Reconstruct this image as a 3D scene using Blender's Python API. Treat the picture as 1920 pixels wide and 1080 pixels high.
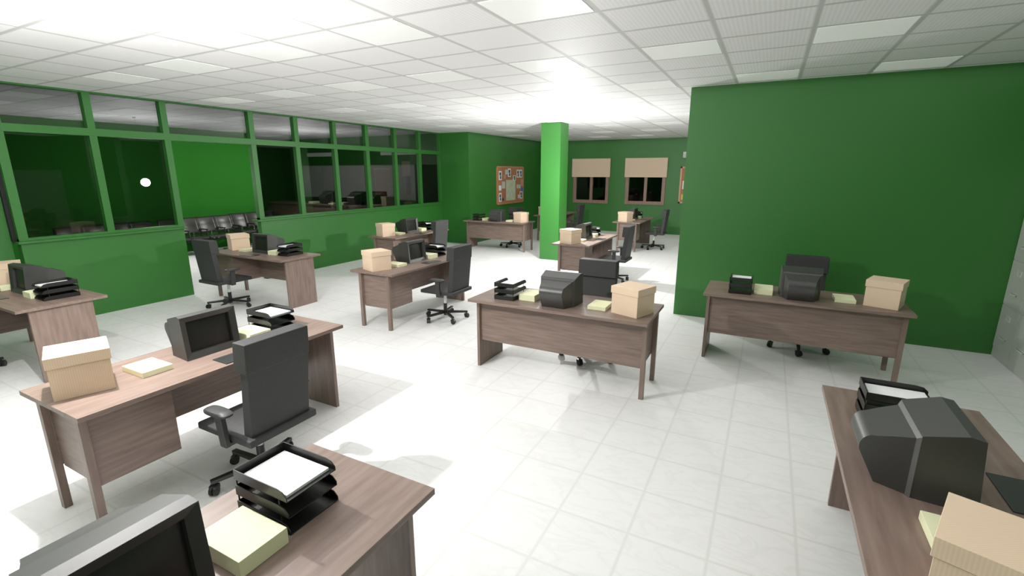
import bpy, bmesh, math, random
from mathutils import Vector, Matrix
C = bpy.context.scene.collection
SC = bpy.context.scene
for o in list(bpy.data.objects): bpy.data.objects.remove(o)
rnd = random.Random(7)
R = math.radians

# ------------------------------------------------------------------ camera
cam = bpy.data.cameras.new('camera')
cam.sensor_fit = 'HORIZONTAL'; cam.sensor_width = 36.0
cam.lens = 36.0 * 901.96 / 1920.0
cam.clip_start = 0.02; cam.clip_end = 200
camo = bpy.data.objects.new('camera', cam); C.objects.link(camo)
camo.location = (0, 0, 1.98385)
camo.rotation_euler = (R(90 - 13.4894), 0, R(27.719))
SC.camera = camo
# ------------------------------------------------------------------ world, exposure
w = bpy.data.worlds.new('world'); SC.world = w; w.use_nodes = True
w.node_tree.nodes['Background'].inputs['Color'].default_value = (0.5, 0.52, 0.5, 1)
w.node_tree.nodes['Background'].inputs['Strength'].default_value = 0.0
SC.view_settings.view_transform = 'Standard'; SC.view_settings.look = 'None'
SC.view_settings.gamma = 1.0; SC.view_settings.use_curve_mapping = False
SC.view_settings.exposure = 0.0
# ------------------------------------------------------------------ lamps and added fill lights
def lamp(name, loc, power, radius, color=(1, 1, 1)):
    l = bpy.data.lights.new(name, 'POINT'); l.energy = power; l.shadow_soft_size = radius; l.color = color
    o = bpy.data.objects.new(name, l); C.objects.link(o); o.location = loc
    return o
lamp('lamp_near', (-3.48, 1.29, 2.43), 235, 0.025, (1, 0.995, 0.97))
lamp('lamp_middle', (-3.50, 8.95, 1.78), 230, 0.03, (1, 0.995, 0.97))
def soft(name, x0, x1, y0, y1, power):     # added area fill for the ambient light of one zone, no fixture behind it
    l = bpy.data.lights.new(name, 'AREA'); l.shape = 'RECTANGLE'; l.size = x1 - x0; l.size_y = y1 - y0; l.energy = power; l.color = (1, 1, 0.975)
    o = bpy.data.objects.new(name, l); C.objects.link(o); o.location = ((x0 + x1) / 2, (y0 + y1) / 2, 3.045)
soft('fill_office', -8.2, 2.3, -2.9, 6.9, 128)
soft('fill_rear', -7.3, 2.3, 7.2, 16.3, 100)
lamp('fill_reception', (-11.0, 9.1, 2.0), 70, 0.03, (1, 0.995, 0.97))  # added point fill, brightens the counter and board beyond the glass

# ------------------------------------------------------------------ materials
def mat(name, col, rough=0.5, metal=0.0, spec=0.5):
    m = bpy.data.materials.new(name); m.use_nodes = True
    b = m.node_tree.nodes['Principled BSDF']
    b.inputs['Base Color'].default_value = (*col, 1); b.inputs['Roughness'].default_value = rough
    b.inputs['Metallic'].default_value = metal; b.inputs['Specular IOR Level'].default_value = spec
    return m
def nt(m): return m.node_tree.nodes, m.node_tree.links, m.node_tree.nodes['Principled BSDF']
def noise_tint(m, scale, stretch, c1, c2, detail=4, bump=0.0, coords='Object'):
    N, L, B = nt(m)
    tc = N.new('ShaderNodeTexCoord'); mp = N.new('ShaderNodeMapping'); mp.inputs['Scale'].default_value = stretch
    no = N.new('ShaderNodeTexNoise'); no.inputs['Scale'].default_value = scale; no.inputs['Detail'].default_value = detail
    cr = N.new('ShaderNodeValToRGB'); cr.color_ramp.elements[0].position = 0.32; cr.color_ramp.elements[1].position = 0.68
    cr.color_ramp.elements[0].color = (*c1, 1); cr.color_ramp.elements[1].color = (*c2, 1)
    L.new(tc.outputs[coords], mp.inputs['Vector']); L.new(mp.outputs[0], no.inputs['Vector'])
    L.new(no.outputs['Fac'], cr.inputs['Fac']); L.new(cr.outputs['Color'], B.inputs['Base Color'])
    if bump:
        bp = N.new('ShaderNodeBump'); bp.inputs['Strength'].default_value = bump; bp.inputs['Distance'].default_value = 0.002
        L.new(no.outputs['Fac'], bp.inputs['Height']); L.new(bp.outputs[0], B.inputs['Normal'])
    return m
WOOD1, WOOD2 = (0.185, 0.127, 0.105), (0.265, 0.192, 0.162)
M = {}
M['green'] = mat('green_wall_paint', (0.022, 0.170, 0.017), 0.5, 0, 0.8)
M['green_lobby'] = mat('green_wall_paint_low_sheen', (0.022, 0.170, 0.016), 0.75, 0, 0.15)  # same green paint, sheen cut to tone down the lamp glare
M['wood'] = noise_tint(mat('walnut_laminate', WOOD1, 0.42), 5.0, (0.7, 6, 9), WOOD1, WOOD2, 6)
M['wood_up'] = noise_tint(mat('walnut_laminate_upright', WOOD1, 0.42), 5.0, (6, 6, 0.7), WOOD1, WOOD2, 6)
M['wood_side'] = noise_tint(mat('walnut_laminate_level', WOOD1, 0.42), 5.0, (0.7, 0.8, 9), WOOD1, WOOD2, 6)
M['wood_pale'] = noise_tint(mat('pinkish_window_wood', WOOD1, 0.45), 6.0, (9, 9, 0.8), (0.26, 0.16, 0.12), (0.36, 0.23, 0.18), 5)
M['cork'] = noise_tint(mat('cork', WOOD1, 0.8), 60.0, (1, 1, 1), (0.42, 0.17, 0.08), (0.55, 0.24, 0.12), 3)
M['pine'] = mat('pale_wood_frame', (0.62, 0.40, 0.27), 0.5)
M['cork_frame'] = mat('orange_wood_frame', (0.52, 0.25, 0.13), 0.5)
M['plastic'] = mat('dark_grey_plastic', (0.035, 0.034, 0.034), 0.42, 0, 0.9)
M['plastic_edge'] = mat('grey_plastic_edge', (0.075, 0.075, 0.073), 0.35)
M['screen'] = mat('dark_screen_glass', (0.016, 0.015, 0.014), 0.35)
M['mat_grey'] = mat('smooth_dark_mat', (0.035, 0.04, 0.04), 0.3)
M['tray'] = mat('black_tray_plastic', (0.014, 0.014, 0.013), 0.35)
M['wire'] = mat('black_wire', (0.02, 0.02, 0.02), 0.4)
M['chair'] = noise_tint(mat('charcoal_upholstery', (0.03, 0.03, 0.03), 0.62), 90, (1, 1, 1), (0.034, 0.034, 0.035), (0.041, 0.041, 0.042), 2, 0.1)
M['chair_plastic'] = mat('charcoal_plastic', (0.042, 0.042, 0.042), 0.5)
M['base_black'] = mat('black_chair_base', (0.012, 0.012, 0.012), 0.35)
M['lift'] = mat('pale_gas_lift', (0.78, 0.78, 0.78), 0.25)
M['pad'] = mat('pale_yellow_paper', (0.85, 0.86, 0.58), 0.75)
M['paper'] = mat('white_paper', (0.85, 0.85, 0.87), 0.7)
M['blind'] = mat('beige_blind_fabric', (0.76, 0.58, 0.44), 0.85)
M['metal'] = mat('grey_cabinet_metal', (0.52, 0.54, 0.51), 0.42)
M['metal_lt'] = mat('pale_cabinet_fittings', (0.68, 0.69, 0.66), 0.3)
M['panel'] = mat('white_diffuser', (0.95, 0.95, 0.94), 0.4)
M['panel'].node_tree.nodes['Principled BSDF'].inputs['Emission Color'].default_value = (1, 1, 0.98, 1)
M['panel'].node_tree.nodes['Principled BSDF'].inputs['Emission Strength'].default_value = 0.12
M['white'] = mat('white_plastic', (0.7, 0.71, 0.7), 0.4)
M['leather'] = mat('dark_olive_leather', (0.035, 0.034, 0.028), 0.35, 0, 0.6)
M['chrome'] = mat('chrome', (0.6, 0.6, 0.58), 0.2, 1.0)
M['board_grey'] = mat('grey_board', (0.72, 0.69, 0.70), 0.6)
M['black'] = mat('matt_black', (0.01, 0.01, 0.01), 0.5)
M['map'] = noise_tint(mat('map_print', (0.5, 0.6, 0.4), 0.7), 9, (1, 1, 1), (0.50, 0.62, 0.42), (0.72, 0.70, 0.52), 5)
M['blue'] = mat('blue_paper', (0.10, 0.20, 0.55), 0.6)
M['pink'] = mat('pink_paper', (0.62, 0.30, 0.28), 0.6)
M['yellow'] = mat('yellow_paper', (0.75, 0.6, 0.12), 0.6)
M['sheet'] = mat('pale_sheet', (0.62, 0.66, 0.64), 0.6)
M['ink'] = mat('dark_print', (0.06, 0.07, 0.08), 0.6)

def stripes_mat(name, c1, c2, freq, rough):      # fine corrugation lines (cardboard)
    m = mat(name, c1, rough); N, L, B = nt(m)
    tc = N.new('ShaderNodeTexCoord'); sx = N.new('ShaderNodeSeparateXYZ'); L.new(tc.outputs['Object'], sx.inputs[0])
    ad = N.new('ShaderNodeMath'); ad.operation = 'ADD'; L.new(sx.outputs['X'], ad.inputs[0]); L.new(sx.outputs['Y'], ad.inputs[1])
    mu = N.new('ShaderNodeMath'); mu.operation = 'MULTIPLY'; mu.inputs[1].default_value = freq; L.new(ad.outputs[0], mu.inputs[0])
    si = N.new('ShaderNodeMath'); si.operation = 'SINE'; L.new(mu.outputs[0], si.inputs[0])
    ma = N.new('ShaderNodeMapRange'); ma.inputs['From Min'].default_value = -1; L.new(si.outputs[0], ma.inputs['Value'])
    mx = N.new('ShaderNodeMix'); mx.data_type = 'RGBA'; mx.inputs['A'].default_value = (*c1, 1); mx.inputs['B'].default_value = (*c2, 1)
    L.new(ma.outputs[0], mx.inputs['Factor']); L.new(mx.outputs['Result'], B.inputs['Base Color'])
    return m
M['card'] = stripes_mat('corrugated_cardboard', (0.78, 0.59, 0.435), (0.83, 0.64, 0.48), 620, 0.8)

def grid_nodes(N, L, x0, px, y0, py, half, soft):
    """1 on the grid lines, 0 inside the tiles (object coordinates = metres)"""
    tc = N.new('ShaderNodeTexCoord'); sx = N.new('ShaderNodeSeparateXYZ'); L.new(tc.outputs['Object'], sx.inputs[0])
    outs = []
    for k, a, p in (('X', x0, px), ('Y', y0, py)):
        s = N.new('ShaderNodeMath'); s.operation = 'SUBTRACT'; s.inputs[1].default_value = a; L.new(sx.outputs[k], s.inputs[0])
        pp = N.new('ShaderNodeMath'); pp.operation = 'PINGPONG'; pp.inputs[1].default_value = p / 2; L.new(s.outputs[0], pp.inputs[0])
        mr = N.new('ShaderNodeMapRange'); mr.interpolation_type = 'SMOOTHSTEP'
        mr.inputs['From Min'].default_value = half - soft; mr.inputs['From Max'].default_value = half + soft
        mr.inputs['To Min'].default_value = 1; mr.inputs['To Max'].default_value = 0
        L.new(pp.outputs[0], mr.inputs['Value']); outs.append(mr)
    mx = N.new('ShaderNodeMath'); mx.operation = 'MAXIMUM'; L.new(outs[0].outputs[0], mx.inputs[0]); L.new(outs[1].outputs[0], mx.inputs[1])
    return mx, sx
def mixc(N, L, fac, a, b):
    m = N.new('ShaderNodeMix'); m.data_type = 'RGBA'
    L.new(fac, m.inputs['Factor'])
    for s, v in (('A', a), ('B', b)):
        if isinstance(v, tuple): m.inputs[s].default_value = (*v, 1)
        else: L.new(v, m.inputs[s])
    return m.outputs['Result']
CX0, CPX, CY0, CPY = 0.168, 0.668, 2.38, 0.5625
m = M['ceiling'] = mat('suspended_ceiling', (0.8, 0.8, 0.78), 0.6)
N, L, B = nt(m)
g, sx = grid_nodes(N, L, CX0, CPX, CY0, CPY, 0.018, 0.010)
sm = N.new('ShaderNodeMath'); sm.operation = 'MULTIPLY'; sm.inputs[1].default_value = 2 * math.pi / 0.0304; L.new(sx.outputs['X'], sm.inputs[0])
si = N.new('ShaderNodeMath'); si.operation = 'SINE'; L.new(sm.outputs[0], si.inputs[0])
mr = N.new('ShaderNodeMapRange'); mr.inputs['From Min'].default_value = -1; L.new(si.outputs[0], mr.inputs['Value'])
tile = mixc(N, L, mr.outputs[0], (0.85, 0.83, 0.85), (0.92, 0.90, 0.92))
L.new(mixc(N, L, g.outputs[0], tile, (0.58, 0.58, 0.575)), B.inputs['Base Color'])
m = M['floor'] = mat('white_floor_tiles', (0.8, 0.8, 0.8), 0.5, 0, 0.3)
N, L, B = nt(m)
g, sx = grid_nodes(N, L, -0.082, 0.4195, 2.36, 0.4145, 0.008, 0.006)
tc = N.new('ShaderNodeTexCoord'); mp = N.new('ShaderNodeMapping'); mp.inputs['Rotation'].default_value = (0, 0, 0.4); mp.inputs['Scale'].default_value = (1.2, 3.2, 1)
no = N.new('ShaderNodeTexNoise'); no.inputs['Scale'].default_value = 2.2; no.inputs['Detail'].default_value = 5; no.inputs['Distortion'].default_value = 1.2
L.new(tc.outputs['Object'], mp.inputs[0]); L.new(mp.outputs[0], no.inputs['Vector'])
cr = N.new('ShaderNodeValToRGB'); e = cr.color_ramp.elements; e[0].position = 0.44; e[1].position = 0.5
e[0].color = (0.84, 0.835, 0.835, 1); e[1].color = (0.80, 0.80, 0.795, 1); e3 = cr.color_ramp.elements.new(0.56); e3.color = (0.84, 0.835, 0.835, 1)
L.new(no.outputs['Fac'], cr.inputs['Fac'])
L.new(mixc(N, L, g.outputs[0], cr.outputs['Color'], (0.745, 0.745, 0.735)), B.inputs['Base Color'])

# tinted glass: part passes straight through (darkened), part mirrors at its surface
m = M['glass'] = bpy.data.materials.new('smoked_glass'); m.use_nodes = True
N, L = m.node_tree.nodes, m.node_tree.links; N.clear()
out = N.new('ShaderNodeOutputMaterial'); tr = N.new('ShaderNodeBsdfTransparent'); tr.inputs['Color'].default_value = (0.40, 0.41, 0.40, 1)
gl = N.new('ShaderNodeBsdfGlossy'); gl.inputs['Roughness'].default_value = 0.02; gl.inputs['Color'].default_value = (0.9, 0.9, 0.9, 1)
fr = N.new('ShaderNodeFresnel'); mx = N.new('ShaderNodeMixShader')
ge = N.new('ShaderNodeNewGeometry'); io = N.new('ShaderNodeMapRange'); io.inputs['To Min'].default_value = 1.45; io.inputs['To Max'].default_value = 1 / 1.45
L.new(ge.outputs['Backfacing'], io.inputs['Value']); L.new(io.outputs[0], fr.inputs['IOR'])
L.new(fr.outputs[0], mx.inputs[0]); L.new(tr.outputs[0], mx.inputs[1]); L.new(gl.outputs[0], mx.inputs[2]); L.new(mx.outputs[0], out.inputs['Surface'])

m = M['glass_up'] = bpy.data.materials.new('rippled_clear_glass'); m.use_nodes = True
N, L = m.node_tree.nodes, m.node_tree.links; N.clear()
out = N.new('ShaderNodeOutputMaterial'); tr = N.new('ShaderNodeBsdfRefraction'); tr.inputs['Color'].default_value = (0.60, 0.60, 0.61, 1)
tr.inputs['IOR'].default_value = 1.0; tr.inputs['Roughness'].default_value = 0.16
gl = N.new('ShaderNodeBsdfGlossy'); gl.inputs['Roughness'].default_value = 0.12
fr = N.new('ShaderNodeFresnel'); mx = N.new('ShaderNodeMixShader')
ge = N.new('ShaderNodeNewGeometry'); io = N.new('ShaderNodeMapRange'); io.inputs['To Min'].default_value = 1.45; io.inputs['To Max'].default_value = 1 / 1.45
L.new(ge.outputs['Backfacing'], io.inputs['Value']); L.new(io.outputs[0], fr.inputs['IOR'])
L.new(fr.outputs[0], mx.inputs[0]); L.new(tr.outputs[0], mx.inputs[1]); L.new(gl.outputs[0], mx.inputs[2]); L.new(mx.outputs[0], out.inputs['Surface'])
m = M['glow'] = bpy.data.materials.new('lit_globe'); m.use_nodes = True
N, L = m.node_tree.nodes, m.node_tree.links; N.clear()
out = N.new('ShaderNodeOutputMaterial'); em = N.new('ShaderNodeEmission'); em.inputs['Color'].default_value = (1, 0.99, 0.96, 1); em.inputs['Strength'].default_value = 360
L.new(em.outputs[0], out.inputs['Surface'])

# ------------------------------------------------------------------ mesh helpers
class MB:
    def __init__(s): s.bm = bmesh.new()
    def box(s, a, b, mi=0):
        vs = [s.bm.verts.new((x, y, z)) for x in (a[0], b[0]) for y in (a[1], b[1]) for z in (a[2], b[2])]
        for f in ((0, 1, 3, 2), (4, 6, 7, 5), (0, 4, 5, 1), (2, 3, 7, 6), (0, 2, 6, 4), (1, 5, 7, 3)):
            s.bm.faces.new([vs[i] for i in f]).material_index = mi
        return s
    def loft(s, rings, cap=True):
        vv = [[s.bm.verts.new(p) for p in r] for r in rings]; n = len(rings[0])
        for a, b in zip(vv, vv[1:]):
            for i in range(n):
                s.bm.faces.new((a[i], a[(i + 1) % n], b[(i + 1) % n], b[i]))
        if cap: s.bm.faces.new(vv[0][::-1]); s.bm.faces.new(vv[-1])
        return s
    def tube(s, p, q, r1, r2=None, n=12):
        r2 = r1 if r2 is None else r2
        p, q = Vector(p), Vector(q); d = (q - p).normalized(); u = d.orthogonal().normalized(); v = d.cross(u)
        return s.loft([[c + r * (math.cos(t) * u + math.sin(t) * v) for t in [2 * math.pi * i / n for i in range(n)]] for c, r in ((p, r1), (q, r2))])
    def build(s, name, m, parent=None, bevel=0, seg=2, smooth=True, ang=35):
        bmesh.ops.recalc_face_normals(s.bm, faces=s.bm.faces)
        me = bpy.data.meshes.new(name); s.bm.to_mesh(me); s.bm.free()
        for x in (m if isinstance(m, (list, tuple)) else [m]): me.materials.append(x)
        if smooth and len(me.polygons):
            me.shade_smooth(); me.set_sharp_from_angle(angle=R(ang))
        o = bpy.data.objects.new(name, me); C.objects.link(o)
        if parent: o.parent = parent
        if bevel:
            b = o.modifiers.new('bevel', 'BEVEL'); b.width = bevel; b.segments = seg; b.limit_method = 'ANGLE'; b.angle_limit = R(35); b.harden_normals = True
        return o
def tag(o, label, cat, group=None, kind=None):
    o['label'] = label; o['category'] = cat
    if group: o['group'] = group
    if kind: o['kind'] = kind
    return o
def thing(name, loc=(0, 0, 0), rz=0.0):
    o = bpy.data.objects.new(name, None); o.empty_display_size = 0.1; C.objects.link(o)
    o.location = loc; o.rotation_euler = (0, 0, rz); return o
def copy_tree(o, parent=None):
    c = o.copy(); C.objects.link(c)
    if parent: c.parent = parent
    for ch in list(kids.get(o, [])): copy_tree(ch, c)
    return c
kids = {}
def index_kids(o):
    kids[o] = [x for x in bpy.data.objects if x.parent == o]
    for x in kids[o]: index_kids(x)
def struct(name, mb, m, bevel=0, label=None):
    o = mb.build(name, m, bevel=bevel, smooth=False); o['kind'] = 'structure'
    if label: o['label'] = label
    return o

# ------------------------------------------------------------------ room shell
CE = 3.0576; GX = -8.339; YW = 6.988; XWL = -1.041; XR = 2.392; YF = 16.45; XA = -7.40; YJ = 11.53
struct('floor', MB().box((-16.2, -3.2, -0.1), (3.1, 16.75, 0)), M['floor'], label='glossy white tiled floor')
struct('ceiling', MB().box((-16.2, -3.2, CE), (3.1, 16.75, CE + 0.1)), M['ceiling'], label='white suspended ceiling of ribbed square tiles')
struct('wall_center', MB().box((XWL, YW, 0), (2.9, YW + 0.15, CE)), M['green'], label='large plain green wall on the right')
struct('wall_right', MB().box((2.87, -3.1, 0), (2.97, 16.6, CE)), M['green'])
struct('wall_back', MB().box((-16.1, -3.2, 0), (3.0, -3.1, CE)), M['green'])
WZ0, WZ1 = 0.99, 2.40
WN = ((-6.14, -4.93), (-4.28, -3.05))
mb = MB(); xs = [-7.6]
for a, b in WN: xs += [a, b]
xs.append(3.0)
for i in range(0, len(xs), 2): mb.box((xs[i], YF, 0), (xs[i + 1], YF + 0.15, CE))
for a, b in WN: mb.box((a, YF, 0), (b, YF + 0.15, WZ0)); mb.box((a, YF, WZ1), (b, YF + 0.15, CE))
struct('wall_far', mb, M['green'], label='green far wall with two windows')
struct('wall_corner', MB().box((GX - 0.1, YJ, 0), (XA, YF + 0.15, CE)), M['green'], label='green wall carrying the cork notice board')
struct('wall_left', MB().box((GX - 0.24, -3.1, 0), (GX - 0.11, 2.42, CE)), M['green'], label='green wall at the left edge')
struct('wall_reception', MB().box((-15.0, YJ, 0), (GX - 0.1, YJ + 0.1, CE)), M['green'])
struct('wall_waiting', MB().box((-15.1, -3.1, 0), (-15.0, YJ + 0.1, CE)), M['green'])
struct('wall_lobby', MB().box((-13.25, 3.6, 0), (-13.10, 9.02, CE)), M['green_lobby'], label='green wall behind the waiting seats')
struct('column', MB().box((-4.648, 10.246, 0), (-4.181, 10.713, CE)), M['green'], label='square bright green column in the middle of the room')
# half walls, sills
struct('wall_half_left', MB().box((GX - 0.11, 2.47, 0), (GX, 4.44, 1.10)), M['green'], label='low green wall below the left glass partition')
struct('wall_half_right', MB().box((GX - 0.11, 5.80, 0), (GX, YJ, 1.10)), M['green'], label='low green wall below the long glass partition')
struct('trim_1', MB().box((GX - 0.15, 2.44, 1.098), (GX + 0.035, 4.485, 1.130)), M['green'], 0.005)
struct('trim_2', MB().box((GX - 0.15, 5.72, 1.098), (GX + 0.035, YJ, 1.130)), M['green'], 0.005)
# black strip stands in for the shade in the gap beside the glass partition
struct('gap_shade_strip', MB().box((GX - 0.2, 2.421, 1.13), (GX - 0.06, 2.461, CE)), M['black'])
# glazed partitions
FD = 0.10
def partition(name, posts, y0, y1, low, label):
    fr_ = MB()
    for a, b in posts: fr_.box((GX - FD, a, 1.13), (GX, b, CE))
    fr_.box((GX - FD - 0.001, y0, 3.036), (GX + 0.001, y1, CE)); fr_.box((GX - FD - 0.001, y0, 2.475), (GX + 0.002, y1, 2.574))
    for a, b in low: fr_.box((GX - FD + 0.001, a, 1.13), (GX - 0.001, b, 1.166))
    o = struct(name, fr_, M['green'], 0.003, label)
    ps = list(posts)
    for (a, b), (c, d) in zip(ps, ps[1:]):
        for z0, z1, k in ((2.574, 3.036, 1), (1.166, 2.475, 0)):
            if k == 0 and b > 4.3 and c < 5.85: continue
            g_ = MB().box((GX - 0.090, b - 0.005, z0 - 0.005), (GX - 0.084, c + 0.005, z1 + 0.005)).build('pane', M['glass_up'] if k else M['glass'], o, smooth=False)
    return o
posts = [(2.462, 2.557), (3.412, 3.502), (4.362, 4.452), (5.795, 5.893), (6.735, 6.832), (7.70, 7.79), (8.64, 8.745), (9.61, 9.705), (10.56, 10.665), (11.47, 11.53)]
partition('window_1', posts, 2.462, YJ, [(2.462, 4.452), (5.795, YJ)], 'long green framed glass partition with an open gap')

# far windows
for i, (a, b) in enumerate(WN):
    f = MB(); y0, y1 = YF - 0.035, YF + 0.06
    f.box((a - 0.04, y0, 0.945), (a + 0.075, y1, 2.44)); f.box((b - 0.075, y0, 0.945), (b + 0.03, y1, 2.44))
    f.box((a - 0.04, y0 - 0.004, 0.945), (b + 0.03, y1, 1.055)); f.box((a, y0, 2.36), (b, y1, 2.44))
    mid = (-5.52, -3.65)[i]; f.box((mid - 0.047, y0 + 0.004, 1.05), (mid + 0.047, y1, 2.40))
    o = struct('window_%d' % (i + 2), f, M['wood_pale'], 0.003, ('left', 'right')[i] + ' far window with pinkish wooden frame')
    for c, d in ((a + 0.07, mid - 0.045), (mid + 0.045, b - 0.07)):
        MB().box((c, YF + 0.02, 1.05), (d, YF + 0.026, 2.37)).build('pane', M['glass'], o, smooth=False)
    bl = thing('roller_blind', (((-5.54, -3.668)[i]), YF - 0.06, 2.45))
    hw = (0.683, 0.685)[i]
    MB().box((-hw, -0.006, -0.600), (hw, 0.006, -0.015)).build('blind_fabric', M['blind'], bl)
    MB().tube((-hw, 0.004, -0.012), (hw, 0.004, -0.012), 0.014).build('roller_tube', M['blind'], bl)
    MB().box((-hw, -0.009, -0.616), (hw, 0.009, -0.598)).build('bottom_bar', M['blind'], bl, 0.003)
    tag(bl, 'beige roller blind half lowered over the %s far window' % ('left', 'right')[i], 'blind', 'roller blinds on the far wall')

# ------------------------------------------------------------------ ceiling light panels
ORD = ['first', 'second', 'third', 'fourth', 'fifth', 'sixth', 'seventh', 'eighth', 'ninth', 'tenth', 'eleventh', 'twelfth']
px_ = CPX / 2 - 0.026; py_ = CPY / 2 - 0.026
pan0 = MB().box((-px_, -py_, -0.004), (px_, py_, 0.0)).build('light_panel', M['panel'], smooth=False)
used = False
def col_ok(x): return GX + 0.25 < x < 2.7
rows = []
for r in range(-4, 26):
    if (r - 1) % 3: continue
    yc = CY0 + (r + 0.5) * CPY
    if yc < -2.0 or yc > 16.2: continue
    off = -0.5 if ((r - 1) // 3) % 2 == 0 else -1.168
    rows.append((yc, [off + 2 * CPX * k + CPX / 2 for k in range(-12, 4)]))
def vis(x, y, z):
    d = Vector((x, y, z)) - camo.location
    f = Vector((-math.sin(R(27.719)) * math.cos(R(13.4894)), math.cos(R(27.719)) * math.cos(R(13.4894)), -math.sin(R(13.4894))))
    rr = Vector((math.cos(R(27.719)), math.sin(R(27.719)), 0)); u = rr.cross(f)
    zz = d.dot(f)
    if zz < 0.1: return False
    return abs(901.96 * d.dot(rr) / zz) < 1010 and abs(901.96 * d.dot(u) / zz) < 590
vr = 0
for yc, xs in rows:
    seen = [x for x in xs if col_ok(x) and vis(x, yc, CE) and not (yc > YW and x > XWL - 0.15 * (yc - YW)) and not (yc > YJ and x < XA)]
    beyond = [x for x in xs if -14.8 < x < GX - 0.3 and yc < YJ and yc > 0]
    if seen: vr += 1
    rest = [x for x in xs if col_ok(x) and x not in seen and yc < YW and yc > -1.5]
    for lst, far in ((seen, 0), (beyond, 1), (rest, 2)):
        for k, x in enumerate(lst):
            o = pan0 if not used else pan0.copy()
            if used: C.objects.link(o)
            used = True
            o.location = (x, yc, CE)
            if far == 2: tag(o, 'white ceiling light panel overhead, beyond the edge of the view', 'ceiling light', 'ceiling light panels beyond the edge of the view')
            elif far: tag(o, 'ceiling light panel seen dimly through the glass partition', 'ceiling light', 'ceiling panels beyond the glass partition')
            else: tag(o, 'white ceiling light panel, %s from the left in the %s row from the camera' % (ORD[k], ORD[vr - 1]), 'ceiling light', 'white ceiling light panels')

# ------------------------------------------------------------------ desk (origin on floor under the centre; x along, +y = back panel side)
HA, HB = 0.8925, 0.3551
desk = thing('office_desk')
MB().box((-HA, -HB, 0.722), (HA, HB, 0.75)).build('desktop', M['wood'], desk, 0.002)
MB().box((0.832, -0.26, 0), (0.862, 0.235, 0.722)).build('side_panel', M['wood_up'], desk, 0.0015)
MB().box((-0.835, 0.185, 0.285), (0.832, 0.203, 0.722)).build('back_panel', M['wood_side'], desk, 0.0015)
for y in (-0.27, 0.19):
    MB().box((-0.868, y, 0), (-0.828, y + 0.045, 0.722)).build('leg', M['wood_up'], desk, 0.0015)
MB().box((-0.826, -0.248, 0.275), (-0.395, 0.184, 0.7215)).build('drawer_pedestal', M['wood_side'], desk, 0.0015)

# ------------------------------------------------------------------ monitor (origin on desktop; x along desk, +y to the back)
mon = thing('crt_monitor')
def ring(pts, hw):  # side profile (y,z) at half widths hw
    return [[(sx_ * h, y, z) for (y, z), h in zip(pts, hw)] for sx_ in (-1, 1)]
prof = [(-0.052, 0.0), (-0.028, 0.295), (0.017, 0.303), (0.148, 0.266), (0.148, 0.0)]
hws = [0.188, 0.188, 0.184, 0.174, 0.170]
# housing front shell with a screen opening
mb = MB(); bm = mb.bm
Lr, Rr = ring(prof, hws)
lv = [bm.verts.new(p) for p in Lr]; rv = [bm.verts.new(p) for p in Rr]
bm.faces.new(lv[::-1]); bm.faces.new(rv)
for i in range(1, 5): bm.faces.new((lv[i], lv[(i + 1) % 5], rv[(i + 1) % 5], rv[i]))
def fp(x, z, d=0.0):  # point on the slanted front plane, d = depth inside
    return (x, -0.052 + 0.024 * z / 0.289 + d, z)
o4 = [lv[0], rv[0], rv[1], lv[1]]
i4 = [bm.verts.new(fp(x, z)) for x, z in ((-0.186, 0.003), (0.186, 0.003), (0.186, 0.292), (-0.186, 0.292))]
h4 = [bm.verts.new(fp(x, z, 0.014)) for x, z in ((-0.148, 0.042), (0.148, 0.042), (0.148, 0.258), (-0.148, 0.258))]
j4 = [bm.verts.new(fp(x, z, 0.036)) for x, z in ((-0.147, 0.043), (0.147, 0.043), (0.147, 0.257), (-0.147, 0.257))]
for a, b in ((o4, i4), (i4, h4), (h4, j4)):
    for k in range(4): bm.faces.new((a[k], a[(k + 1) % 4], b[(k + 1) % 4], b[k]))
mb.build('front_housing', M['plastic'], mon, ang=8)
mb = MB(); bm = mb.bm
n = 8; grid = [[bm.verts.new(fp(-0.1475 + 0.295 * i / n, 0.0425 + 0.215 * j / n, 0.0355 - 0.008 * (1 - (2 * i / n - 1) ** 2) * (1 - (2 * j / n - 1) ** 2))) for i in range(n + 1)] for j in range(n + 1)]
for j in range(n):
    for i in range(n): bm.faces.new((grid[j][i], grid[j][i + 1], grid[j + 1][i + 1], grid[j + 1][i]))
mb.build('screen', M['screen'], mon)
mb = MB()   # seam strip between front and rear housings
a = [(-0.172, 0.148, 0.0), (-0.174, 0.148, 0.262), (0.174, 0.148, 0.262), (0.172, 0.148, 0.0)]
b = [(-0.157, 0.160, 0.0), (-0.159, 0.160, 0.247), (0.159, 0.160, 0.247), (0.157, 0.160, 0.0)]
mb.loft([a, b]).build('seam_strip', M['plastic_edge'], mon, smooth=False)
mb = MB()
pr = [(0.160, 0.0, 0.153), (0.160, 0.246, 0.155), (0.225, 0.226, 0.136), (0.275, 0.207, 0.122)]
for k in range(1, 9):
    t = k / 8 * math.pi * 0.60
    pr.append((0.275 + 0.048 * math.sin(t) * 1.0, 0.150 + 0.057 * math.cos(t), 0.120 - 0.001 * k))
pr += [(0.255, 0.0, 0.112)]
Lr = [(-h, y, z) for y, z, h in pr]; Rr = [(h, y, z) for y, z, h in pr]
mb.loft([Lr, Rr]).build('rear_housing', M['plastic'], mon, ang=17)

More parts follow.
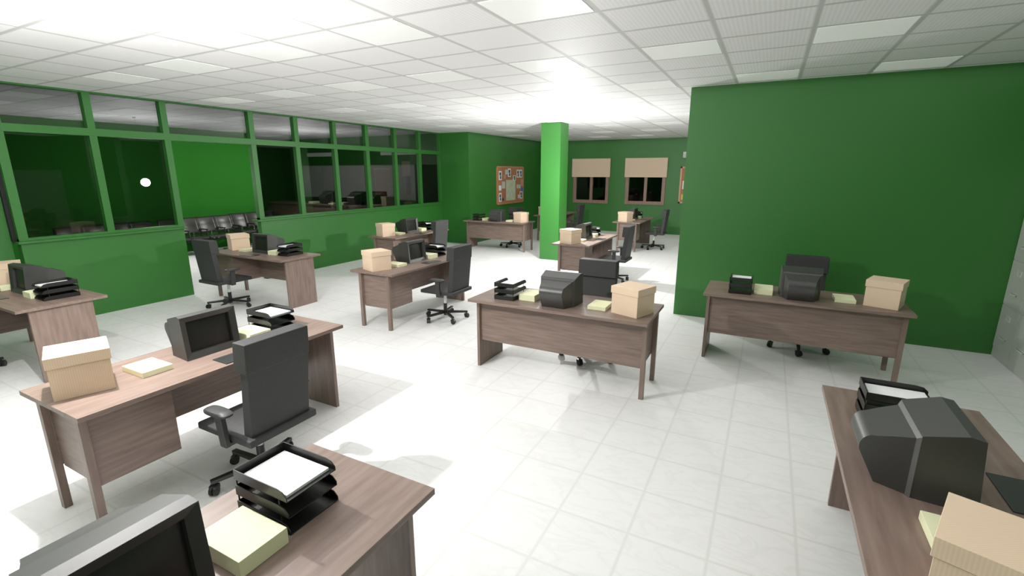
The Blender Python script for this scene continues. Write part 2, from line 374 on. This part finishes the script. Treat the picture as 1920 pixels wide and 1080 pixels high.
# ------------------------------------------------------------------ desk tray stack (origin on desktop; +y = closed back)
tray = thing('letter_tray_stack')
def one_tray(z0, hh=0.041):
    mb = MB(); w, t = 0.108, 0.004; y0, y1 = -0.148, 0.142
    mb.box((-w, y0, z0), (w, y1, z0 + 0.004)); mb.box((-w, y1 - t, z0), (w, y1, z0 + hh))
    for s in (-1, 1):
        xa, xb = sorted((s * w, s * (w - t)))
        poly = [(y0, z0), (y1, z0), (y1, z0 + hh), (y0 + 0.050, z0 + hh), (y0 + 0.020, z0 + hh * 0.86), (y0, z0 + hh * 0.42)]
        mb.loft([[(xa, y, z) for y, z in poly], [(xb, y, z) for y, z in poly]])
    return mb
for z0 in (0.0, 0.066, 0.130):
    one_tray(z0).build('tray', M['tray'], tray, 0.001, 1, smooth=False)
for x in (-0.102, 0.102):
    for y in (-0.10, 0.136):
        MB().tube((x, y, 0.004), (x, y, 0.136), 0.003, n=6).build('riser', M['wire'], tray)
sheets = MB().box((-0.092, -0.134, 0.0), (0.092, 0.116, 0.010)).build('paper_stack', M['paper'])

# note pads, mat, carton
padA = MB().box((-0.087, -0.122, 0), (0.087, 0.122, 0.036)).build('notepad_block', M['pad'], bevel=0.002, seg=1)
padB = MB().box((-0.087, -0.120, 0), (0.087, 0.120, 0.062)).build('notepad_block', M['pad'], bevel=0.002, seg=1)
kbd = MB().box((-0.137, -0.078, 0), (0.137, 0.078, 0.006)).build('desk_mat', M['mat_grey'], bevel=0.002, seg=1)
box = thing('cardboard_box')
MB().box((-0.135, -0.135, 0), (0.135, 0.135, 0.245)).build('body', M['card'], box, 0.002)
MB().box((-0.142, -0.142, 0.188), (0.142, 0.142, 0.252)).build('lid', M['card'], box, 0.002)

# ------------------------------------------------------------------ office chair (origin on floor under the gas lift; backrest on -y)
chair = thing('office_chair')
mb = MB().box((-0.24, -0.29, 0.400), (0.24, 0.235, 0.448)); mb.build('seat', M['chair'], chair, 0.012, 3)
mb = MB(); n = 10; bm = mb.bm
gr = [[bm.verts.new((-0.205 + 0.41 * i / n, -0.21 + 0.40 * j / n, 0.447 + 0.022 * (1 - abs(2 * i / n - 1) ** 4) * (1 - abs(2 * j / n - 1) ** 4))) for i in range(n + 1)] for j in range(n + 1)]
for j in range(n):
    for i in range(n): bm.faces.new((gr[j][i], gr[j][i + 1], gr[j + 1][i + 1], gr[j + 1][i]))
mb.build('seat_cushion', M['chair_plastic'], chair)
mb = MB()
mb.loft([[(x, y, z) for x, y, z in ((-0.205, -0.262, 0.44), (0.205, -0.262, 0.44), (0.205, -0.185, 0.44), (-0.205, -0.185, 0.44))],
         [(x, y, z) for x, y, z in ((-0.208, -0.308, 0.875), (0.208, -0.308, 0.875), (0.208, -0.238, 0.875), (-0.208, -0.238, 0.875))]])
mb.build('backrest', M['chair'], chair, 0.006, 2)
mb = MB()
mb.loft([[(-0.216, -0.310, 0.862), (0.216, -0.310, 0.862), (0.216, -0.190, 0.862), (-0.216, -0.190, 0.862)],
         [(-0.213, -0.322, 1.045), (0.213, -0.322, 1.045), (0.213, -0.205, 1.045), (-0.213, -0.205, 1.045)]])
mb.build('headrest', M['chair'], chair, 0.007, 2)
for s in (-1, 1):
    mb = MB()   # rounded pad
    ringp = []
    for k in range(20):
        t = 2 * math.pi * k / 20; cx_, cy_ = math.cos(t), math.sin(t)
        ringp.append((0.045 * math.copysign(abs(cx_) ** 0.6, cx_), 0.107 * math.copysign(abs(cy_) ** 0.7, cy_)))
    x0 = s * 0.272
    mb.loft([[(x0 + a * f, -0.075 + b * f, z) for a, b in ringp] for f, z in ((0.80, 0.592), (1.0, 0.600), (1.0, 0.612), (0.86, 0.622), (0.4, 0.626))])
    arm = mb.build('armrest', M['chair_plastic'], chair)
    MB().loft([[(x0 - s * 0.012 + a, -0.080 + b, 0.375) for a, b in ((-0.016, -0.030), (0.016, -0.030), (0.016, 0.030), (-0.016, 0.030))],
               [(x0 + a, -0.080 + b, 0.594) for a, b in ((-0.017, -0.032), (0.017, -0.032), (0.017, 0.032), (-0.017, 0.032))]]).build('arm_post', M['chair_plastic'], arm, 0.005)
    # bracket below the seat joins the arm to it
    MB().box((min(s * 0.15, x0 - s * 0.012), -0.11, 0.378), (max(s * 0.15, x0 - s * 0.012), -0.05, 0.399)).build('arm_bracket', M['chair_plastic'], arm, 0.003)
MB().tube((0, 0, 0.19), (0, 0, 0.385), 0.020, n=16).build('gas_lift', M['lift'], chair)
MB().box((-0.09, -0.09, 0.380), (0.09, 0.09, 0.400)).build('seat_plate', M['base_black'], chair)
mb = MB().tube((0, 0, 0.055), (0, 0, 0.225), 0.026, n=16)
for k in range(5):
    t = R(90 + 72 * k); d = Vector((math.cos(t), math.sin(t), 0)); q = Vector((-d.y, d.x, 0))
    r1 = [d * 0.0 + q * a + Vector((0, 0, z)) for a, z in ((-0.020, 0.085), (0.020, 0.085), (0.020, 0.118), (-0.020, 0.118))]
    r2 = [d * 0.305 + q * a + Vector((0, 0, z)) for a, z in ((-0.017, 0.078), (0.017, 0.078), (0.017, 0.101), (-0.017, 0.101))]
    mb.loft([r1, r2])
mb.build('star_base', M['base_black'], chair, 0.003)
for k in range(5):
    t = R(90 + 72 * k); d = Vector((math.cos(t), math.sin(t), 0)); c = d * 0.287; tw = t + 0.9
    e_ = Vector((-math.sin(tw), math.cos(tw), 0)); mb = MB()
    f_ = Vector((math.cos(tw), math.sin(tw), 0)) * 0.012
    for s in (-1, 1):
        mb.tube(c + f_ + e_ * s * 0.004 + Vector((0, 0, 0.030)), c + f_ + e_ * s * 0.022 + Vector((0, 0, 0.030)), 0.030, n=16)
    mb.tube(c + Vector((0, 0, 0.05)), c + Vector((0, 0, 0.086)), 0.008, n=8)
    mb.loft([[c + f_ * 1.0 + e_ * a + Vector((math.cos(tw), math.sin(tw), 0)) * b + Vector((0, 0, z)) for a, b in ((-0.024, -0.032), (0.024, -0.032), (0.024, 0.012), (-0.024, 0.012))] for z in (0.038, 0.064)])
    mb.build('caster', M['base_black'], chair)

for o in (desk, mon, tray, box, chair): index_kids(o)

# ------------------------------------------------------------------ stations
def frame(kind): return {'Y': 90, 'X': 0, '-X': 180}[kind]
ST = [
 # x, y, dir, phrase
 (-1.4174, 0.4626, 'Y', 'the desk in the bottom left corner'),
 (-3.3843, 1.8430, 'Y', 'the large lower left desk'),
 (-6.8618, 1.9750, 'X', 'the desk cut off by the left edge'),
 (-7.0018, 4.8382, 'X', 'the desk before the partition gap'),
 (-4.3815, 5.3575, 'Y', 'the desk at the middle left'),
 (-6.6456, 8.0347, 'Y', 'the desk beside the long low green wall'),
 (-1.6742, 4.2816, '-X', 'the central desk showing its back panel'),
 (0.3894, 5.6453, '-X', 'the desk in front of the big green wall'),
 (0.7597, 2.3303, 'Y', 'the desk cut off by the right edge'),
 (-6.2413, 11.1287, '-X', 'the far desk below the cork notice board'),
 (-5.7990, 13.9713, 'Y', 'the desk behind the green column'),
 (-3.0085, 8.8075, 'Y', 'the desk just right of the green column'),
 (-3.1600, 13.1456, 'Y', 'the farthest desk, by the windows'),
]
first = True
def put(src, x, y, z, rz):
    o = src if first else copy_tree(src)
    o.location = (x, y, z); o.rotation_euler = (0, 0, rz); return o
for row in ST:
    X, Y, kd, ph = row[:4]; a = R(frame(kd)); ca, sa = math.cos(a), math.sin(a)
    def at(u, v): return X + ca * u - sa * v, Y + sa * u + ca * v
    d = put(desk, X, Y, 0, a)
    short = ph.replace('the ', '', 1)
    names_d = {
     0: 'dark wood office desk filling the bottom left corner of the view',
     1: 'large dark wood office desk at lower left, tray stack at its far end',
     2: 'dark wood office desk cut off by the left edge, solid end panel facing out',
     3: 'dark wood office desk standing before the open gap in the glass partition',
     4: 'dark wood desk on thin legs, middle left, box on its near end',
     5: 'dark wood desk beside the long low green wall, behind another desk',
     6: 'dark wood office desk in the centre showing its back panel',
     7: 'dark wood office desk in front of the big green wall',
     8: 'dark wood office desk cut off by the right edge of the view',
     9: 'dark wood office desk below the cork notice board, left of the green column',
     10: 'dark wood office desk mostly hidden behind the green column',
     11: 'dark wood office desk just right of the green column',
     12: 'farthest dark wood office desk, below the right far window'}
    tag(d, names_d[ST.index(row)], 'desk', 'identical wooden office desks')
    o = put(mon, *at(0.010, 0.0), 0.75, a); tag(o, 'dark grey boxy CRT monitor on ' + ph, 'monitor', 'CRT monitors on the desks')
    o = put(tray, *at(0.553, 0.080), 0.75, a); tag(o, 'black three-tier letter tray stack on ' + ph, 'letter trays', 'letter tray stacks on the desks')
    o = put(sheets, *at(0.553, 0.085), 0.75 + 0.1345, a); tag(o, 'white paper in the top tray on ' + ph, 'paper', 'white paper in the top trays')
    o = put(padA, *at(-0.378, 0.025), 0.75, a); tag(o, 'thin yellow notepad beside the box on ' + ph, 'notepad', 'thin yellow notepads')
    o = put(padB, *at(0.335, 0.030), 0.75, a); tag(o, 'thick yellow notepad beside the trays on ' + ph, 'notepad', 'thick yellow notepads')
    o = put(kbd, *at(0.050, -0.253), 0.75, a); tag(o, 'flat dark mat before the monitor on ' + ph, 'desk mat', 'dark mats in front of the monitors')
    o = put(box, *at(-0.691, 0.069), 0.75, a + R(-19.8)); tag(o, 'lidded tan cardboard box on ' + ph, 'box', 'cardboard boxes on the desks')
    o = put(chair, *at(-0.083, -0.565), 0, a); tag(o, 'charcoal high-back office chair at ' + ph, 'office chair', 'charcoal office chairs')
    first = False

# ------------------------------------------------------------------ filing cabinets on the right
cab = thing('filing_cabinet')   # origin at floor, front face centre; +x is into the wall
MB().box((0.0, -0.214, 0.0), (0.44, 0.214, 2.055)).build('cabinet_body', M['metal'], cab, 0.002)
for k in range(4):
    z0 = 0.110 + 0.487 * k
    d_ = MB().box((-0.006, -0.210, z0 + 0.004), (0.002, 0.210, z0 + 0.482)).build('drawer', M['metal'], cab, 0.002)
    mb = MB().box((-0.024, -0.065, z0 + 0.148), (-0.006, 0.065, z0 + 0.153)); mb.box((-0.024, -0.065, z0 + 0.132), (-0.019, 0.065, z0 + 0.153))
    mb.build('handle', M['metal_lt'], d_, 0.001)
    mb = MB()
    for y0, y1, za, zb in ((-0.045, 0.045, 0.385, 0.391), (-0.045, 0.045, 0.335, 0.341), (-0.045, -0.039, 0.335, 0.391), (0.039, 0.045, 0.335, 0.391)):
        mb.box((-0.010, y0, z0 + za), (-0.005, y1, z0 + zb))
    mb.build('label_holder', M['metal_lt'], d_)
index_kids(cab)
for k in range(3):
    c = cab if k == 0 else copy_tree(cab)
    c.location = (XR, YW - 0.004 - 0.216 - 0.432 * k, 0)
    tag(c, ('tall grey filing cabinet against the big green wall corner', 'tall grey filing cabinet, second from the green wall corner', 'tall grey filing cabinet, third from the green wall corner')[k], 'filing cabinet', 'grey filing cabinets')

# ------------------------------------------------------------------ cork notice board on the side wall (faces +x)
cb = thing('notice_board', (XA, 13.97, 1.595))
HYB, HZB, RC = 0.925, 0.585, 0.08
def rrect(hy, hz, r, n=5):
    pts = []
    for sy, sz, a0 in ((1, 1, 0), (-1, 1, 90), (-1, -1, 180), (1, -1, 270)):
        for k in range(n + 1):
            t = R(a0 + 90 * k / n); pts.append((sy * (hy - r) + r * math.cos(t), sz * (hz - r) + r * math.sin(t)))
    return pts
MB().loft([[(x, y, z) for y, z in rrect(HYB, HZB, RC)] for x in (0.001, 0.028)]).build('frame', M['cork_frame'], cb, 0.006)
MB().loft([[(x, y, z) for y, z in rrect(HYB - 0.045, HZB - 0.045, 0.05)] for x in (0.010, 0.031)]).build('cork_surface', M['cork'], cb)
tag(cb, 'orange cork notice board with rounded corners on the green side wall', 'notice board')
def bp_(px, py):  # board picture pixels (zoom) -> y, z on the board
    f = (px - 310) / (788 - 310); y = 13.05 + (14.87 - 13.05) * (f * 0.93 / (1 + 0) + 0.07 * f * f)
    zt = 2.170 ; zb = 1.02; top = 215 + 8 * f; bot = 912 - 40 * f
    return y, zt - (zt - zb) * (py - top) / (bot - top)
notes = [
 (338, 300, 392, 462, 'paper', 'tall white printed sheet at the upper left of the cork board', True),
 (452, 275, 492, 360, 'sheet', 'small grey sheet at the top of the cork board', False),
 (500, 255, 552, 408, 'paper', 'tall white sheet with dark picture at the cork board top middle', True),
 (425, 365, 462, 440, 'pink', 'pink note below the top of the cork board', False),
 (590, 380, 642, 470, 'paper', 'white sheet with dark figure above the map corner', True),
 (658, 275, 705, 418, 'paper', 'left one of two white sheets at the cork board upper right', True),
 (710, 275, 756, 418, 'paper', 'right one of two white sheets at the cork board upper right', True),
 (468, 462, 636, 828, 'map', 'large pale green map in the middle of the cork board', False),
 (396, 490, 452, 615, 'sheet', 'tilted grey sheet left of the map on the cork board', False),
 (338, 560, 384, 650, 'paper', 'small white sheet at the left middle of the cork board', False),
 (338, 700, 386, 855, 'paper', 'tall white printed sheet at the lower left of the cork board', True),
 (396, 795, 430, 838, 'ink', 'small dark picture near the lower left of the cork board', False),
 (732, 450, 776, 575, 'pink', 'pale pink sheet at the right edge of the cork board', False),
 (658, 548, 690, 618, 'sheet', 'left one of two small sheets right of the map', False),
 (694, 548, 728, 618, 'sheet', 'right one of two small sheets right of the map', False),
 (736, 600, 780, 675, 'blue', 'blue note at the right edge of the cork board', False),
 (716, 675, 764, 808, 'paper', 'tall white sheet at the lower right of the cork board', True),
 (680, 735, 712, 800, 'sheet', 'small grey sheet beside the lower right white sheet', False),
]
for x0, y0, x1, y1, mt, lb, pic in notes:
    ya, za = bp_(x0, y0); yb, zb = bp_(x1, y1); hy, hz = (yb - ya) / 2, (za - zb) / 2
    lift = 0.0325 if mt != 'map' else 0.0315
    t_ = thing('pinned_map' if mt == 'map' else 'pinned_sheet', (XA + lift, (ya + yb) / 2, (za + zb) / 2))
    MB().box((-0.0005, -hy, -hz), (0.001, hy, hz)).build('sheet', M[mt], t_, smooth=False)
    if pic:
        mb = MB(); mb.box((0.001, -hy * 0.55, 0.0), (0.0016, hy * 0.55, hz * 0.7)); mb.box((0.001, -hy * 0.3, -hz * 0.75), (0.0016, hy * 0.6, -hz * 0.1))
        mb.build('print', M['ink'], t_, smooth=False)
    if mt == 'map':
        mb = MB()
        for k in range(14):
            yy = rnd.uniform(-hy * 0.85, hy * 0.75); zz = rnd.uniform(-hz * 0.9, hz * 0.85)
            mb.box((0.001, yy, zz), (0.0016, yy + rnd.uniform(0.01, 0.10), zz + rnd.uniform(0.006, 0.02)))
        mb.build('print', M['sheet'], t_, smooth=False)
    tag(t_, lb, 'map' if mt == 'map' else 'paper sheet')

# board on the far wall, partly behind the big green wall, and the small wall box
b2 = thing('notice_board', (-1.98, YF, 1.595))
mb = MB()
for a_, b_ in (((-0.60, -0.575), (-0.545, 0.575)), ((0.545, -0.575), (0.60, 0.575)), ((-0.60, -0.575), (0.60, -0.52)), ((-0.60, 0.52), (0.60, 0.575))):
    mb.box((a_[0], -0.035, a_[1]), (b_[0], -0.001, b_[1]))
mb.build('frame', M['pine'], b2, 0.003)
MB().box((-0.55, -0.020, -0.53), (0.55, -0.002, 0.53)).build('cork_surface', M['cork'], b2)
tag(b2, 'wood framed notice board on the far wall, mostly hidden by the big green wall', 'notice board')
n1 = MB().box((-0.05, -0.002, -0.13), (0.05, 0.0, 0.13)).build('pinned_sheet', M['paper']); n1.location = (-2.44, YF - 0.0205, 1.60)
tag(n1, 'narrow white sheet on the half-hidden far notice board', 'paper sheet')
n2 = MB().box((-0.05, -0.002, -0.085), (0.05, 0.0, 0.085)).build('pinned_sheet', M['yellow']); n2.location = (-2.45, YF - 0.0205, 1.22)
tag(n2, 'yellow note low on the half-hidden far notice board', 'paper sheet')
wb = thing('wall_speaker', (-2.44, YF, 2.53))
MB().box((-0.09, -0.09, -0.09), (0.09, -0.001, 0.09)).build('housing', M['white'], wb, 0.012)
MB().box((-0.07, -0.094, -0.07), (0.07, -0.088, 0.03)).build('grille', M['metal'], wb, 0.002)
tag(wb, 'small grey white box high on the far wall above the half-hidden board', 'wall box')

# ------------------------------------------------------------------ waiting seats beyond the opening
PS = 0.442
def make_bench(NS):   # joined seats facing +x, origin on the floor at the middle
    bench = thing('waiting_bench')
    for k in range(NS):
        yc = (k - (NS - 1) / 2) * PS
        mb = MB(); rings = []
        prof = [(-0.25, 0.90), (-0.205, 0.86), (-0.165, 0.72), (-0.12, 0.56), (-0.085, 0.52)]
        n = 8; vs = []
        for x_, z_ in prof:
            vs.append([mb.bm.verts.new((x_ - 0.035 * (1 - (2 * i / n - 1) ** 2), yc - 0.214 + 0.428 * i / n, z_)) for i in range(n + 1)])
        for a_, b_ in zip(vs, vs[1:]):
            for i in range(n): mb.bm.faces.new((a_[i], a_[i + 1], b_[i + 1], b_[i]))
        o = mb.build('seat_back', M['leather'], bench); s_ = o.modifiers.new('solid', 'SOLIDIFY'); s_.thickness = 0.035
        mb = MB().box((-0.14, yc - 0.20, 0.405), (0.27, yc + 0.20, 0.450)); mb.build('seat', M['leather'], bench, 0.018, 3)
        mb = MB().tube((-0.10, yc - 0.05, 0.36), (-0.12, yc - 0.05, 0.56), 0.012).tube((-0.10, yc + 0.05, 0.36), (-0.12, yc + 0.05, 0.56), 0.012)
        mb.box((-0.12, yc - 0.07, 0.375), (0.15, yc - 0.04, 0.405)).box((-0.12, yc + 0.04, 0.375), (0.15, yc + 0.07, 0.405))
        mb.build('seat_bracket', M['chrome'], bench)
    for k in range(NS + 1):
        yc = (k - NS / 2) * PS
        mb = MB().tube((-0.10, yc, 0.36), (-0.10, yc, 0.60), 0.012).tube((0.17, yc, 0.44), (0.17, yc, 0.60), 0.012).box((-0.12, yc - 0.02, 0.60), (0.20, yc + 0.02, 0.625))
        mb.build('armrest', M['black'], bench, 0.004)
    MB().box((-0.03, -NS / 2 * PS, 0.325), (0.03, NS / 2 * PS, 0.375)).build('beam', M['black'], bench, 0.004)
    for s in (-1, 1):
        mb = MB().tube((0, s * (NS * 0.155), 0.02), (0, s * (NS * 0.155), 0.33), 0.022); mb.loft([[(x_, s * (NS * 0.155) + y_, 0.0) for x_, y_ in ((-0.27, -0.025), (0.27, -0.025), (0.27, 0.025), (-0.27, 0.025))], [(x_, s * (NS * 0.155) + y_, 0.035) for x_, y_ in ((-0.25, -0.02), (0.25, -0.02), (0.25, 0.02), (-0.25, 0.02))]])
        mb.build('leg', M['chrome'], bench)
    return bench
b1_ = make_bench(4); b3_ = make_bench(3)
index_kids(b1_)
for k, (b_, x, y) in enumerate(((b1_, -12.42, 7.05), (b3_, -12.62, 8.68), (copy_tree(b1_), -12.42, 5.15))):
    b_.location = (x, y, 0)
    tag(b_, ('row of joined black waiting seats seen through the open gap', 'black waiting seats just right of the first row, set further back', 'black waiting seats seen dimly through the left glass pane')[k], 'waiting seats', 'joined waiting seats beyond the partition')

gl_ = thing('hanging_globe_lamp', (-11.3, 5.42, CE))
bm = bmesh.new(); bmesh.ops.create_uvsphere(bm, u_segments=32, v_segments=20, radius=0.078)
bmesh.ops.translate(bm, verts=bm.verts, vec=(0, 0, 1.79 - CE)); g_ = MB(); g_.bm.free(); g_.bm = bm; g_.build('globe', M['glow'], gl_, ang=80)
MB().tube((0, 0, 1.79 - CE + 0.07), (0, 0, -0.001), 0.0015, n=6).build('cord', M['black'], gl_)
MB().tube((0, 0, -0.02), (0, 0, -0.0005), 0.03, n=16).build('ceiling_rose', M['white'], gl_)
tag(gl_, 'small round glowing lamp seen through the second glass pane', 'lamp')
# ------------------------------------------------------------------ reception counter beyond the right panes
rc = thing('reception_counter', (0, 0, 0))
MB().box((-13.6, 9.75, 0), (-8.75, 9.80, 1.085)).build('front_panel', M['wood'], rc)
MB().box((-13.65, 9.70, 1.085), (-8.70, 10.45, 1.115)).build('countertop', M['wood'], rc, 0.003)
MB().box((-13.6, 9.80, 0), (-13.56, 10.4, 1.085)).build('side_panel', M['wood_up'], rc)
MB().box((-8.80, 9.80, 0), (-8.76, 10.4, 1.085)).build('side_panel', M['wood_up'], rc)
tag(rc, 'long brown counter seen through the right glass panes', 'counter')
wbrd = thing('whiteboard', (-11.35, YJ, 1.69))
MB().box((-2.72, -0.02, -0.50), (2.72, -0.001, 0.50)).build('board_surface', M['board_grey'], wbrd)
mb = MB()
for a_, b_ in (((-2.74, -0.52), (-2.71, 0.52)), ((2.71, -0.52), (2.74, 0.52)), ((-2.74, -0.52), (2.74, -0.49)), ((-2.74, 0.49), (2.74, 0.52))):
    mb.box((a_[0], -0.026, a_[1]), (b_[0], -0.001, b_[1]))
mb.build('frame', M['metal'], wbrd)
tag(wbrd, 'wide grey board on the wall beyond the right glass panes', 'board')
for k, (xa, xb) in enumerate(((-13.7, -12.3), (-10.5, -9.1))):
    o = thing('wall_light', ((xa + xb) / 2, YJ, 2.55))
    MB().box((-(xb - xa) / 2, -0.07, -0.06), ((xb - xa) / 2, -0.03, 0.06)).build('diffuser', M['panel'], o, 0.01)
    MB().box((-(xb - xa) / 2 + 0.1, -0.032, -0.04), ((xb - xa) / 2 - 0.1, -0.001, 0.04)).build('bracket', M['white'], o)
    tag(o, '%s pale strip above the grey board beyond the glass' % ('left', 'right')[k], 'wall light', 'pale strips above the grey board')
bc = MB().box((-0.10, -0.35, 0), (0.10, 0.35, 2.20)).build('tall_cupboard', M['black'], bevel=0.004); bc.location = (-8.56, 11.1, 0)
tag(bc, 'tall black cupboard seen through the last right glass pane', 'cupboard')
CT = 1.115
def cput(src, x, y, rz, label, cat, grp=None, s=1.0):
    o = copy_tree(src); o.scale = (s, s, s); o.location = (x, y, CT); o.rotation_euler = (0, 0, rz)
    tag(o, label, cat, grp); return o
cput(mon, -11.22, 10.15, R(180), 'left dark monitor on the counter beyond the glass', 'monitor', 'monitors on the counter', 1.2)
cput(mon, -10.12, 10.15, R(180), 'middle dark monitor on the counter beyond the glass', 'monitor', 'monitors on the counter', 1.2)
cput(mon, -9.60, 10.36, R(180), 'dark monitor beside the brown box beyond the glass', 'monitor', 'monitors on the counter', 1.2)
cput(box, -8.98, 10.0, R(-20), 'brown cardboard box on the counter beyond the glass', 'box')
cput(tray, -11.95, 10.05, 0, 'black tray stack at the left of the counter beyond the glass', 'letter trays', 'trays on the counter')
cput(tray, -10.68, 10.12, 0, 'black tray stack at the middle of the counter beyond the glass', 'letter trays', 'trays on the counter')
for k, (x, lb) in enumerate(((-11.67, 'leftmost'), (-10.87, 'second'), (-10.49, 'third'), (-9.27, 'rightmost'))):
    cput((padB, padA, padB, padA)[k], x, 9.86, 0.1 * k, '%s yellow notepad on the counter beyond the glass' % lb, 'notepad', 'notepads on the counter')
